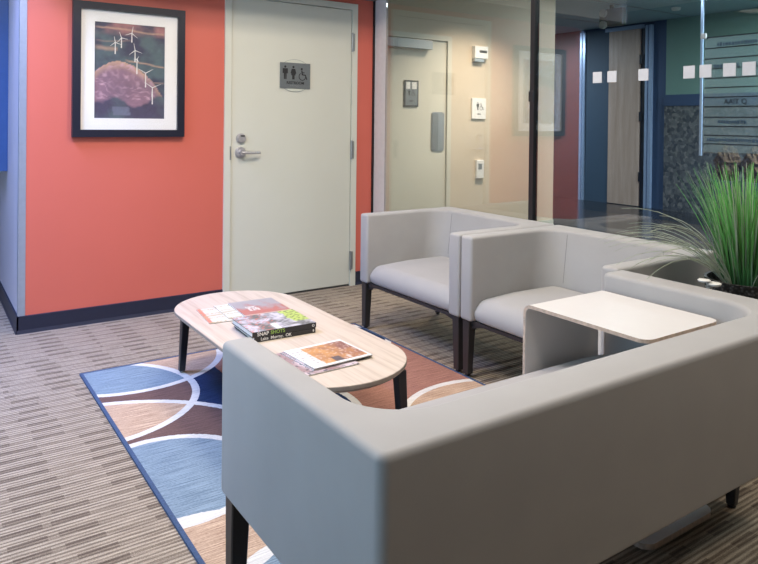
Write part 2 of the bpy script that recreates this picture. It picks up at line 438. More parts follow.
# pictograms -----------------------------------------------------------
def man(bm, cx, z0, h, f, woman=False):
    w = h * .17
    prism(bm, disc(cx, z0 + h * .91, h * .085, 14), f, 0, .001)
    if woman:
        prism(bm, [(cx - w * .8, z0 + h * .78), (cx - w * 1.35, z0 + h * .45), (cx - w * .95, z0 + h * .42), (cx - w, z0 + h * .30), (cx - w * .55, z0 + h * .30), (cx - w * .55, z0), (cx + w * .55, z0), (cx + w * .55, z0 + h * .30), (cx + w, z0 + h * .30), (cx + w * .95, z0 + h * .42), (cx + w * 1.35, z0 + h * .45), (cx + w * .8, z0 + h * .78)], f, 0, .001)
    else:
        prism(bm, [(cx - w * 1.2, z0 + h * .79), (cx - w * 1.2, z0 + h * .42), (cx - w * .75, z0 + h * .42), (cx - w * .7, z0 + h * .6), (cx - w * .6, z0), (cx - w * .08, z0), (cx - w * .04, z0 + h * .4), (cx + w * .04, z0 + h * .4), (cx + w * .08, z0), (cx + w * .6, z0), (cx + w * .7, z0 + h * .6), (cx + w * .75, z0 + h * .42), (cx + w * 1.2, z0 + h * .42), (cx + w * 1.2, z0 + h * .79)], f, 0, .001)
def wheel(bm, cx, z0, h, f):
    prism(bm, disc(cx - h * .08, z0 + h * .92, h * .09, 14), f, 0, .001)
    def bar(a, c, t):
        a = Vector(a); c = Vector(c); n = (c - a).normalized(); p = Vector((-n.y, n.x)) * t
        prism(bm, [tuple(a + p), tuple(c + p), tuple(c - p), tuple(a - p)], f, 0, .001)
    bar((cx - h * .07, z0 + h * .8), (cx - h * .02, z0 + h * .42), h * .05)
    bar((cx - h * .02, z0 + h * .45), (cx + h * .26, z0 + h * .43), h * .045)
    bar((cx + h * .24, z0 + h * .45), (cx + h * .40, z0 + h * .06), h * .045)
    bar((cx - h * .05, z0 + h * .62), (cx + h * .18, z0 + h * .62), h * .035)
    R0, R1, n = h * .33, h * .27, 18
    cc = (cx - h * .02, z0 + h * .30)
    for i in range(n):
        t0 = math.radians(120 + 250 * i / n); t1 = math.radians(120 + 250 * (i + 1) / n)
        prism(bm, [(cc[0] + R1 * math.cos(t0), cc[1] + R1 * math.sin(t0)), (cc[0] + R0 * math.cos(t0), cc[1] + R0 * math.sin(t0)), (cc[0] + R0 * math.cos(t1), cc[1] + R0 * math.sin(t1)), (cc[0] + R1 * math.cos(t1), cc[1] + R1 * math.sin(t1))], f, 0, .001)

# restroom sign on the door
sg = thing('restroom_sign', 'silver restroom sign with man, woman and wheelchair symbols on the pale door', 'sign', (-.657, -.0045, 1.536))
f0 = lambda u, v, w: (u, -w, v)
bm = bmesh.new()
pts = []
for i in range(13): t = math.radians(40 + 100 * i / 12); pts.append((.125 * math.cos(t), .012 + .1 * math.sin(t)))
for i in range(13): t = math.radians(220 + 100 * i / 12); pts.append((.125 * math.cos(t), -.012 + .1 * math.sin(t)))
prism(bm, pts, f0, .0005, .004); finish(bm, 'backing_plate', 'clear', sg)
for side in (1, -1):
    bm = bmesh.new()
    for i in range(16):
        a0 = math.radians(40 + 100 * i / 16); a1 = math.radians(40 + 100 * (i + 1) / 16)
        q = [(r * math.cos(a) , side * (.012 + r * .8 * math.sin(a))) for r, a in ((.125, a0), (.128, a0), (.128, a1), (.125, a1))]
        prism(bm, q, f0, .0005, .0045)
    finish(bm, 'backing_rim', 'steel_dull', sg)
bm = bmesh.new(); box(bm, -.116, .116, -.010, -.004, -.089, .089, bev=.001, seg=1); finish(bm, 'plate', 'sign_silver', sg)
bm = bmesh.new(); f1 = lambda u, v, w: (u, -.0102 - w, v)
man(bm, -.078, -.027, .095, f1); man(bm, -.016, -.027, .095, f1, True); wheel(bm, .055, -.030, .085, f1)
finish(bm, 'pictograms', 'ink', sg)
text_obj('RESTROOM', 'lettering', .026, 'ink', sg, .001, lambda x, y, z: (x, -.0108 - z, y - .052))
bm = bmesh.new()
for i in range(12): prism(bm, disc(-.04 + i * .006, -.074 + (i % 2) * .003, .0014, 6), f1, 0, .001)
finish(bm, 'braille_dots', 'steel', sg)

# ---------------------------------------------------------------- framed wind turbine picture
pf = thing('framed_picture', 'dark framed photograph of white wind turbines on the orange wall', 'picture', (-1.759, -.002, 1.508))
def picture_frame(root, W, H, t, depth, mat):
    bm = bmesh.new()
    for (a, b_, c, d) in ((-W, W, H - t, H), (-W, W, -H, -H + t), (-W, -W + t, -H + t, H - t), (W - t, W, -H + t, H - t)): box(bm, a, b_, -depth, 0, c, d)
    return finish(bm, 'frame', mat, root)
picture_frame(pf, .324, .399, .044, .034, 'frame_dark')
bm = bmesh.new()
for (a, b_, c, d) in ((-.28, .28, .286, .355), (-.28, .28, -.355, -.286), (-.28, -.203, -.286, .286), (.203, .28, -.286, .286)): box(bm, a, b_, -.016, -.011, c, d)
finish(bm, 'mat_board', 'mat_white', pf)
def art(u, v):   # u,v 0..1 from the lower left; a landscape of ploughed hills
    n = noise.fractal(Vector((u * 3.2, v * 5, 1.3)), 1.0, 2.0, 4)
    n2 = noise.noise(Vector((u * 12 + v * 6, v * 34 + n * 4, 4)))
    C_ = lambda r, g, b: Vector(srgb(r, g, b))
    navy, teal, mauve, sand, pink = C_(58, 60, 88), C_(84, 104, 112), C_(150, 116, 134), C_(205, 168, 146), C_(176, 122, 122)
    cl = lambda x: max(0.0, min(1.0, x))
    s = lambda x, a, b_: cl((x - a) / (b_ - a))
    mx = lambda a, b_, t: a.lerp(b_, cl(t))
    c = mx(teal, navy, .45 + n * 1.3)
    if v > .86: c = mx(c, mx(navy, pink, .5 + n), s(v, .86, .93))
    for (h, sl, t, u0, u1, k) in ((.955, -.05, .014, 0, 1, .8), (.80, .03, .012, 0, .5, .35), (.735, -.02, .03, 0, .32, .7), (.62, -.10, .011, .42, 1, .9), (.38, .02, .010, .75, 1, .6)):
        if u0 <= u <= u1: c = mx(c, sand, s(1 - abs(v - (h + sl * (u - u0) + .015 * n)) / t, 0, 1) * k * min(1, (u - u0 + .02) * 12, (u1 - u + .05) * 12))
    edge = .61 - 1.05 * (u - .36) ** 2 + .03 * n
    if v < edge:
        c = mx(sand, mauve, s(edge - v, 0, .10))
        c = mx(c, C_(196, 160, 172), cl(n2 * 1.6) * (v > .2)); c = mx(c, navy, cl(.12 + .3 * n))
    low = .20 + .03 * math.sin(u * 9) + .06 * n
    if v < low: c = mx(c, mx(navy, teal, n + .2), s(low - v, 0, .03) * .9)
    if .03 < v < .13 and .28 < u + v * .3 < .52: c = mx(c, C_(120, 124, 146), .7)
    return (*[max(.004, x * (1 + .18 * n2)) for x in c], 1)
def painted_grid(name, parent, mat, W, H, nx, ny, fn, place, thick=0.0):
    bm = bmesh.new(); lay = bm.loops.layers.color.new('Col')
    g = [[bm.verts.new(place(i / nx, j / ny)) for i in range(nx + 1)] for j in range(ny + 1)]
    col = {}
    for j in range(ny + 1):
        for i in range(nx + 1): col[g[j][i]] = fn(i / nx, j / ny)
    for j in range(ny):
        for i in range(nx):
            f = bm.faces.new((g[j][i], g[j][i + 1], g[j + 1][i + 1], g[j + 1][i]))
            for l in f.loops: l[lay] = tuple(x ** (1 / 2.2) if k < 3 else x for k, x in enumerate(col[l.vert]))
    me = bpy.data.meshes.new(name); bm.normal_update(); bm.to_mesh(me); bm.free(); me.materials.append(M[mat])
    o = bpy.data.objects.new(name, me); COL.objects.link(o); o.parent = parent
    return o
painted_grid('print', pf, 'print', 0, 0, 70, 100, art, lambda u, v: (-.205 + .41 * u, -.010, -.288 + .576 * v))
# white turbines printed on the photograph (thin ink layer shapes)
bm = bmesh.new()
def turbine(bx, top, base, a0, bl):
    X = lambda px: -.205 + .41 * (px - 94) / 70.0
    Z = lambda py: .288 - .576 * (py - 21) / 98.0
    f = lambda u, v, w: (u, -.0104 - w, v)
    x, zt, zb = X(bx), Z(top), Z(base)
    prism(bm, [(x - .0034, zb), (x + .0034, zb), (x + .0022, zt), (x - .0022, zt)], f, 0, .0004)
    for k in range(3):
        a = math.radians(a0 + 120 * k); d = Vector((math.cos(a), math.sin(a))); n = Vector((-d.y, d.x)) * .0024; c = Vector((x, zt)); e = c + d * bl * .68
        prism(bm, [tuple(c + n), tuple(e + n * .3), tuple(e - n * .3), tuple(c - n)], f, .0004, .0008)
for t in ((114, 41, 53, 100, .055), (120, 36, 46.5, 110, .055), (130.2, 30.5, 40, 80, .062), (133.5, 48, 60, 100, .066), (135.5, 57, 72.5, 60, .03), (144.3, 71, 86, 30, .075), (151.3, 86, 103.5, 25, .085)): turbine(*t)
finish(bm, 'printed_turbines', 'white_plastic', pf)
bm = bmesh.new(); box(bm, -.281, .281, -.0215, -.0195, -.356, .356); finish(bm, 'glazing', 'clearglass', pf)

# dark framed panel on the left wall, at the photo's edge
lp = thing('wall_display_case', 'dark blue framed glossy panel on the pale side wall at the far left edge', 'wall panel', (X0 - .001, 1.15, 1.45))
bm = bmesh.new()
for (a, b_, c, d) in ((-.55, .55, .51, .57), (-.55, .55, -.57, -.51), (-.55, -.49, -.51, .51), (.49, .55, -.51, .51)): box(bm, -.055, 0, a, b_, c, d)
finish(bm, 'frame', 'case_blue', lp)
bm = bmesh.new(); box(bm, -.03, -.002, -.489, .489, -.509, .509); finish(bm, 'panel', 'alu', lp)  # pale blue stands in for the window reflected in the panel glass

# ---------------------------------------------------------------- glass partition
o = struct('trim_5', 'jamb', (.001, .02, -.160, 0.0, 0, HB)); 
o2 = struct('trim_6', 'black', (-.011, .0, -.016, -.0005, 0, HB))  # black strip put in for the shaded gap at the corner
for i, (a, c) in enumerate(((-1.655, -.162), (-6.58, -1.69))):
    struct('window_%d' % (i + 2), 'glass', (.001, .011, a, c, .012, HB - .002))
bm = bmesh.new(); box(bm, -.012, .024, -1.689, -1.656, 0, HB - .001); 
o = finish(bm, 'trim_7', 'black'); o['kind'] = 'structure'
bm = bmesh.new(); box(bm, -.020, -.012, -1.692, -1.653, 1.34, 1.40, bev=.003); finish(bm, 'joint_clamp', 'black', o)
struct('trim_8', 'black', (-.004, .016, -6.58, -1.691, 0, .011), (-.004, .016, -1.654, -.162, 0, .011))
dec = [(-2.12, 'first white square film decal on the glass, nearest the black glass joint'), (-2.211, 'white square glass decal overlapping the left edge of the oak door'), (-2.394, 'white square glass decal by the right edge of the oak door'),
       (-2.633, 'white square glass decal over the green wall, left of the directory sign'), (-2.712, 'white square glass decal on the left edge of the directory sign'), (-2.822, 'white square glass decal second from the photo\'s right edge, over the directory'), (-2.907, 'white square glass decal nearest the right edge of the photo')]
for y, lab in dec:
    bm = bmesh.new(); box(bm, -.0015, .0005, y - .028, y + .028, 1.428, 1.484)
    tag(finish(bm, 'glass_decal', 'decal'), lab, 'decal', 'white square decals on the glass wall')

# ---------------------------------------------------------------- rooms beyond the glass; the lobby stands in for a reflection
struct('floor_hall', 'darkfloor', (.0015, 6.1, -6.6, 6.0, -.05, 0))
struct('ceiling_hall', 'hallceil', (.001, 6.1, -6.6, 6.0, HB, HB + .05))
FD0, FD1 = .76, 1.657
struct('wall_hall', 'hall_beige', (.0, FD0 - .045, 1.2, 1.35, 0, HB), (FD1 + .045, 3.27, 1.2, 1.35, 0, HB), (FD0 - .045, FD1 + .045, 1.2, 1.35, 2.105, HB))
struct('wall_inner', 'hall_beige', (.0005, .06, .0005, 1.2, 0, HB))
struct('baseboard_hall', 'hall_door', (FD1 + .046, 3.27, 1.188, 1.199, 0, .1))
struct('wall_passage', 'threshold', (3.16, 3.27, 1.351, 6.0, 0, HB))  # dark colour stands in for the unlit space beyond
struct('wall_end', 'bluewall', (3.27, 6.0, 6.0, 6.1, 0, HB))
bm = bmesh.new()
for x0, x1 in ((FD0 - .045, FD0 - .003), (FD1 + .003, FD1 + .055)): box(bm, x0, x1, 1.185, 1.3, 0, 2.115)
box(bm, FD0 - .003, FD1 + .003, 1.185, 1.3, 2.063, 2.115)
o = finish(bm, 'trim_9', 'hall_door'); o['kind'] = 'structure'
bm = bmesh.new(); box(bm, FD0, FD1, 1.205, 1.245, .01, 2.06)
d2 = finish(bm, 'door_2', 'hall_door'); d2['kind'] = 'structure'
P12 = lambda u, v, w: (u, 1.205 - w, v)
bm = bmesh.new(); prism(bm, rrect(1.465, 1.63, .925, 1.33, .035), P12, .0005, .008); finish(bm, 'pull_plate', 'steel_dull', d2)
bm = bmesh.new(); prism(bm, rrect(1.475, 1.55, .935, 1.32, .03), P12, .0082, .012); finish(bm, 'pull_grip', 'sign_silver', d2)
bm = bmesh.new(); box(bm, .80, 1.42, 1.13, 1.20, 1.955, 2.045, bev=.004); finish(bm, 'door_top_bar', 'steel_dull', d2)  # grey bar across the top of the door
for z in (1.8, 1.05, .25):
    bm = bmesh.new(); tube(bm, [(FD0, 1.196, z - .06), (FD0, 1.196, z + .06)], .008, 8); finish(bm, 'hinge', 'steel_dull', d2)
s2 = thing('door_sign', 'small dark framed restroom sign on the cream door behind the glass', 'sign', (1.207, 1.204, 1.508))
bm = bmesh.new(); box(bm, -.087, .087, -.010, -.0005, -.132, .132); finish(bm, 'frame', 'black', s2)
bm = bmesh.new(); box(bm, -.072, .072, -.013, -.0105, -.118, .118); finish(bm, 'plate', 'sign_silver', s2)
bm = bmesh.new(); box(bm, -.068, -.02, -.015, -.0135, .045, .114); box(bm, .005, .060, -.015, -.0135, .045, .114); finish(bm, 'white_tabs', 'white_plastic', s2)
bm = bmesh.new(); f2 = lambda u, v, w: (u, -.0135 - w, v); man(bm, -.03, -.022, .06, f2); wheel(bm, .02, -.022, .06, f2); finish(bm, 'pictograms', 'ink', s2)
text_obj('MEN', 'lettering', .022, 'ink', s2, .001, lambda x, y, z: (x, -.0142 - z, y - .075))
s3 = thing('wall_sign', 'white plate with person and wheelchair symbols on the wall right of cream door', 'sign', (2.092, 1.199, 1.376))
bm = bmesh.new(); box(bm, -.098, .098, -.018, -.0005, -.11, .11, bev=.002, seg=1); finish(bm, 'plate', 'white_plastic', s3)
bm = bmesh.new(); f3 = lambda u, v, w: (u, -.0185 - w, v); man(bm, -.02, -.015, .085, f3); wheel(bm, .03, -.015, .07, f3); finish(bm, 'pictograms', 'ink', s3)
text_obj('MEN', 'lettering', .024, 'ink', s3, .001, lambda x, y, z: (x, -.0192 - z, y - .06))
s4 = thing('alarm_box', 'small white wall box with dark marking above the white plate sign', 'wall box', (2.09, 1.199, 1.96))
bm = bmesh.new(); box(bm, -.093, .093, -.05, -.0005, -.05, .08, bev=.005); finish(bm, 'housing', 'white_plastic', s4)
bm = bmesh.new(); box(bm, -.03, .075, -.052, -.0505, .01, .038); finish(bm, 'dark_marking', 'ink', s4)
bm = bmesh.new(); box(bm, -.093, .04, -.045, -.001, -.085, -.052); finish(bm, 'lower_tray', 'steel_dull', s4)
s5 = thing('card_reader', 'little white reader box low on the beige wall below the plate sign', 'card reader', (2.11, 1.199, .726))
bm = bmesh.new(); box(bm, -.052, .052, -.03, -.0005, -.098, .098, bev=.005); finish(bm, 'housing', 'white_plastic', s5)
bm = bmesh.new(); box(bm, -.03, .02, -.032, -.0305, .0, .06); finish(bm, 'keypad', 'steel_dull', s5)

# lobby reflected in the glass, built as a real wall at x = 6
XF = 6.0
struct('wall_lobby', 'bluewall', (XF, XF + .1, 1.58, 3.149, 0, HB))
struct('wall_corridor', 'threshold', (XF, XF + .1, 3.15, 6.0, 0, HB))  # far stretch coloured dark in place of an unlit corridor
struct('wall_granite', 'granite', (XF - .03, XF + .1, -6.6, 1.579, 0, 1.499))
struct('trim_10', 'bluewall', (XF - .04, XF + .1, -6.6, 1.579, 1.50, 1.66))
struct('wall_green', 'green', (XF, XF + .1, -6.6, 1.579, 1.661, HB))
struct('trim_11', 'slate', (XF - .03, XF - .001, 2.57, 3.02, 0, 2.70))
for i, (a, c) in enumerate(((3.03, 3.08), (3.10, 3.14), (1.79, 1.84), (1.86, 1.90))):  # first pair imitates the bright window mirrored in the glass
    struct('trim_%d' % (12 + i), 'alu', (XF - .05, XF - .001, a, c, 0, 2.70))
struct('trim_16', 'alu', (XF - .045, XF - .001, 1.95, 2.64, 2.665, 2.72))
bm = bmesh.new(); box(bm, XF - .045, XF - .002, 2.00, 2.56, .01, 2.66)
d3 = finish(bm, 'door_3', 'oak'); d3['kind'] = 'structure'
for z in (2.2, 1.35, .45):
    bm = bmesh.new(); box(bm, XF - .06, XF - .046, 1.94, 1.99, z - .07, z + .07); finish(bm, 'hinge', 'black', d3)
struct('trim_17', 'black', (XF - .02, XF - .001, 1.91, 1.99, 0, 2.66))
for k in range(9):
    struct('trim_%d' % (18 + k), 'steel_dull', (.02, 6.0, -3.6 + k * 1.2, -3.585 + k * 1.2, HB - .006, HB - .0005))
# emergency light
e = thing('emergency_light', 'olive green emergency light box with two round lamps hung from the hall ceiling', 'emergency light', (4.42, 1.30, 2.5))
bm = bmesh.new(); box(bm, -.04, .04, -.19, .17, -.02, .20, bev=.008); finish(bm, 'housing', 'olive', e)
bm = bmesh.new(); box(bm, -.02, .02, -.02, .02, .20, .2495); finish(bm, 'ceiling_mount', 'olive', e)
for z in (.15, .0):
    bm = bmesh.new(); prism(bm, disc(.09, z, .05, 20), lambda u, v, w: (-.04 - w, u, v), 0, .04); finish(bm, 'lamp_head', 'lens', e, 50)
bm = bmesh.new(); lathe(bm, [(.06, 0), (.06, -.012), (.045, -.035), (.02, -.04)], (5.2, .9, HB - .001)); tag(finish(bm, 'smoke_detector', 'white_plastic', None, 40), 'round white smoke detector on the hall ceiling beyond the glass', 'smoke detector')
# directory sign, built mirrored as it reflects in the glass
dr = thing('directory_sign', 'large translucent glass directory board with dark horizontal lines and name strips', 'sign', (4.0, -.215, 0))
bm = bmesh.new(); box(bm, 0, .012, -1.5, 0, .92, HB - .001); finish(bm, 'glass_panel', 'clearglass', dr)
bm = bmesh.new(); box(bm, -.004, .016, -.012, .014, .90, HB - .001); finish(bm, 'edge_post', 'alu', dr)
bm = bmesh.new(); box(bm, -.03, -.005, -.06, .0, 2.14, 2.20, bev=.004); finish(bm, 'clamp', 'steel', dr)
zs = [2.15, 2.035, 1.925, 1.82, 1.72, 1.62, 1.52, 1.42, 1.31, 1.215, 1.12, 1.03, .94]
for i in range(len(zs) - 1):
    bm = bmesh.new(); box(bm, -.006, -.0005, -1.48, -.04, zs[i + 1] + .006, zs[i] - .006); finish(bm, 'name_strip', 'film', dr)
    bm = bmesh.new(); box(bm, -.007, -.0005, -1.48, -.04, zs[i] - .0055, zs[i] + .0055); finish(bm, 'divider_line', 'ink', dr)
def dtext(s, size, y, z, nm='lettering'):
    text_obj(s, nm, size, 'ink', dr, .001, lambda X, Y, Z: (-.0075 + Z, y - X, z + Y))
dtext('AAIT Q', .075, -.385, 1.470)
rnd = random.Random(3)
for y0, y1, z, hh in ((-.18, -.60, 2.07, .045), (-.14, -.42, 1.845, .045), (-.45, -.75, 1.845, .035), (-.2, -.5, 1.262, .04), (-.08, -1.1, 1.075, .04)):
    bm = bmesh.new(); y = y0
    while y > y1:
        w = rnd.uniform(.012, .03); box(bm, -.0085, -.0065, y - w, y, z - hh / 2 + rnd.uniform(0, .008), z + hh / 2 - rnd.uniform(0, .01)); y -= w + rnd.uniform(.006, .014)
    finish(bm, 'blurred_lettering', 'slate', dr)
# two brown planters in front of the granite
for (y, lab) in ((.22, 'brown leafy planter before the granite wall, the left of two'), (-.14, 'brown leafy planter before the granite wall, at the right edge')):
    pl = thing('planter', lab, 'planter', (5.3, y, 0), 0, 'brown planters under the directory')
    bm = bmesh.new(); taper(bm, (0, 0, 0.001), (.10, .10), (0, 0, .55), (.12, .12)); finish(bm, 'box', 'slate', pl)
    bm = bmesh.new(); bmesh.ops.create_icosphere(bm, subdivisions=4, radius=.14, matrix=Matrix.Translation((0, 0, .75)) @ Matrix.Diagonal((1, 1, 1.6, 1)))
    for v in bm.verts: v.co += (v.co - Vector((0, 0, .75))).normalized() * noise.noise(v.co * 28) * .05
    finish(bm, 'foliage', 'brownplant', pl)

# ---------------------------------------------------------------- rug
RX0, RX1, RY0, RY1 = -2.183, -.668, -.872, -3.005
bm = bmesh.new(); box(bm, RX0 + .014, RX1 - .014, RY1 + .014, RY0 - .014, .0003, .008)
r = thing('area_rug', 'rectangular rug with overlapping white circles in blue, tan and brown-red', 'rug')
finish(bm, 'pile', 'rug', r)
bm = bmesh.new()
for b_ in ((RX0, RX0 + .0139, RY1, RY0), (RX1 - .0139, RX1, RY1, RY0), (RX0 + .014, RX1 - .014, RY0 - .0139, RY0), (RX0 + .014, RX1 - .014, RY1, RY1 + .0139)): box(bm, *b_, .0003, .0088)
finish(bm, 'bound_edge', 'rug_edge', r)
RT = .0092

# ---------------------------------------------------------------- sofas
def make_sofa(name, label, W, D, rear_inset=.10, ta=.082, loc=(0, 0, 0), rz=0.0, front_z=RT, rear_z=.001, ti=None, lift=0.0):
    t = thing(name, label, 'sofa', loc, rz, 'grey lounge sofas round the coffee table')
    zb, zt = .278 + lift, .680
    tb = .125
    # U shaped shell: outer and inner paths
    ro, ri = .022, .13
    N = 12
    def arc(cx, cy, r, a0, a1): return [(cx + r * math.cos(math.radians(a0 + (a1 - a0) * i / N)), cy + r * math.sin(math.radians(a0 + (a1 - a0) * i / N))) for i in range(N + 1)]
    outer = [(0, D), (0, D * .6)] + arc(ro, ro, ro, 180, 270) + [(W * .5, 0)] + arc(W - ro, ro, ro, 270, 360) + [(W, D * .6), (W, D)]
    def inner(e): 
        tb2, ta2 = tb + e, ta
        tr = ta2 if ti is None else ti
        return [(ta2, D), (ta2, D * .6)] + arc(ta2 + ri, tb2 + ri, ri, 180, 270) + [(W * .5, tb2)] + arc(W - tr - ri, tb2 + ri, ri, 270, 360) + [(W - tr, D * .6), (W - tr, D)]
    bm = bmesh.new()
    top_o = [bm.verts.new((x, y, zt)) for x, y in outer]; bot_o = [bm.verts.new((x, y, zb)) for x, y in outer]
    top_i = [bm.verts.new((x, y, zt)) for x, y in inner(0)]; bot_i = [bm.verts.new((x, y, zb)) for x, y in inner(.045)]
    for i in range(len(outer) - 1):
        bm.faces.new((top_o[i], top_o[i + 1], top_i[i + 1], top_i[i])); bm.faces.new((bot_o[i], bot_i[i], bot_i[i + 1], bot_o[i + 1]))
        bm.faces.new((top_o[i], bot_o[i], bot_o[i + 1], top_o[i + 1])); bm.faces.new((top_i[i], top_i[i + 1], bot_i[i + 1], bot_i[i]))
    bm.faces.new((top_o[0], top_i[0], bot_i[0], bot_o[0])); bm.faces.new((top_o[-1], bot_o[-1], bot_i[-1], top_i[-1]))
    bmesh.ops.recalc_face_normals(bm, faces=bm.faces)
    es = [e for e in bm.edges if len(e.link_faces) == 2 and e.calc_face_angle(0) > math.radians(55)]
    bmesh.ops.bevel(bm, geom=es, offset=.015, segments=4, affect='EDGES', profile=.5, clamp_overlap=True)
    finish(bm, 'shell', 'fabric', t, 50)
    # seat cushion, crowned front
    bm = bmesh.new()
    x0, x1, yb, yf = ta + .002, W - (ta if ti is None else ti) - .002, tb + .05, D - .012
    prof = [(yb, zb + .002), (yf - .03, zb + .002), (yf - .012, zb + .006)]
    for i in range(9):
        a = math.radians(-20 + 110 * i / 8); prof.append((yf - .075 + .075 * math.cos(a), .318 + lift + .075 * math.sin(a)))
    prof += [(yf - .25, .402 + lift), (yb, .400 + lift)]
    n = 16; rows = []
    for i in range(n + 1):
        s = i / n; x = x0 + (x1 - x0) * s; e = min(s, 1 - s); sag = -.016 * max(0, 1 - e / .12) ** 2
        rows.append([bm.verts.new((x, y + (sag * .6 if k > 1 and k < len(prof) - 1 else 0), z + (sag if z > .34 + lift else 0))) for k, (y, z) in enumerate(prof)])
    m_ = len(prof)
    for a, c in zip(rows, rows[1:]):
        for k in range(m_): bm.faces.new((a[k], a[(k + 1) % m_], c[(k + 1) % m_], c[k]))
    bm.faces.new(rows[0]); bm.faces.new(rows[-1][::-1])
    finish(bm, 'seat', 'fabric', t, 45)
    # seams down the inner back corners
    for sx in (-1, 1):
        xa = (ta + ri - .030) if sx < 0 else W - (ta if ti is None else ti) - ri + .030
        dx = -.02 * sx
        bm = bmesh.new(); tube(bm, [(xa - sx * 0, tb + .0050, zt - .02), (xa + dx * 0 + sx * .0, tb + .0320, .418 + lift)], .0016, 6)
        finish(bm, 'seam', 'seam', t)
    # black frame: front rail, side rails and legs
    bm = bmesh.new(); box(bm, .05, W - .05, D - .060, D - .025, zb - .016, zb + .0005)
    for sx in (0, 1):   # gussets where the rail meets the legs
        f = (lambda u, v, w: (u, w, v)) if sx == 0 else (lambda u, v, w: (W - u, w, v))
        prism(bm, [(.05, zb), (.05, zb - .05), (.075, zb - .03), (.16, zb - .014), (.16, zb)], f, D - .058, D - .028)
    finish(bm, 'front_rail', 'legmetal', t)
    for x in (.03, W - .055):
        bm = bmesh.new(); box(bm, x, x + .025, rear_inset, D - .061, zb - .016, zb - .0005); finish(bm, 'side_rail', 'legmetal', t)
    for sx in (-1, 1):
        xo = .006 if sx < 0 else W - .006
        ax = lambda d: xo - sx * d
        bm = bmesh.new(); taper(bm, (ax(.024), D - .030, front_z + .008), (.018, .017), (ax(.029), D - .032, zb - .0005), (.024, .023))
        leg = finish(bm, 'leg', 'legmetal', t)
        bm = bmesh.new(); lathe(bm, [(.012, 0), (.014, .004), (.011, .0079)], (ax(.024), D - .030, front_z), 14); finish(bm, 'glide', 'black', leg)
        bm = bmesh.new(); taper(bm, (ax(.008), rear_inset, rear_z + .008), (.012, .014), (ax(.040), rear_inset - .02, zb - .0005), (.022, .036))
        leg = finish(bm, 'leg', 'legmetal', t)
        bm = bmesh.new(); lathe(bm, [(.011, 0), (.013, .004), (.010, .0079)], (ax(.008), rear_inset, rear_z), 14); finish(bm, 'glide', 'black', leg)
    return t
WA = .915
make_sofa('lounge_sofa', 'grey armchair sofa against the glass, farthest from the camera, nearest the orange wall', WA, .678, loc=(-.012, -1.870, 0), rz=PI / 2)
make_sofa('lounge_sofa', 'grey armchair sofa against the glass, between the far one and the white laptop table', WA, .678, loc=(-.012, -2.795, 0), rz=PI / 2)
make_sofa('lounge_sofa', 'large grey sofa in the foreground seen from behind, its back to the camera', 1.533, .714, rear_inset=.27, ta=.078, loc=(-2.209, -3.517, 0), rz=0, ti=.11, lift=.030)

# ---------------------------------------------------------------- coffee table
ct = thing('coffee_table', 'oval pale wood coffee table with dark tapered legs standing on the rug', 'table', (-1.575, -1.757, 0))
TZ = .345
def stadium(w, l, n=24):
    return [(w * math.cos(math.radians(180 * i / n)), l + w * math.sin(math.radians(180 * i / n))) for i in range(n + 1)] + [(-w * math.cos(math.radians(180 * i / n)), -l - w * math.sin(math.radians(180 * i / n))) for i in range(n + 1)]
bm = bmesh.new(); f = lambda u, v, w: (u, v, w)
prism(bm, stadium(.286, .439), f, TZ - .0015, TZ)
finish(bm, 'tabletop', 'ash', ct)
bm = bmesh.new(); 
a = [bm.verts.new((u, v, TZ - .0016)) for u, v in stadium(.288, .439)]; c = [bm.verts.new((u, v, TZ - .013)) for u, v in stadium(.288, .439)]; d = [bm.verts.new((u, v, TZ - .024)) for u, v in stadium(.276, .439)]
n = len(a)
for i in range(n): bm.faces.new((a[i], a[(i + 1) % n], c[(i + 1) % n], c[i])); bm.faces.new((c[i], c[(i + 1) % n], d[(i + 1) % n], d[i]))
bm.faces.new(a); bm.faces.new(d[::-1])
finish(bm, 'edge_band', 'ash_edge', ct)
for sx in (-1, 1):
    for sy in (-1, 1):
        bm = bmesh.new(); taper(bm, (sx * .202, sy * .640, RT + .006), (.014, .014), (sx * .190, sy * .622, TZ - .0245), (.019, .021))
        lg = finish(bm, 'leg', 'black', ct)
        bm = bmesh.new(); lathe(bm, [(.009, 0), (.010, .003), (.009, .0059)], (sx * .202, sy * .640, RT), 12); finish(bm, 'glide', 'steel_dull', lg)

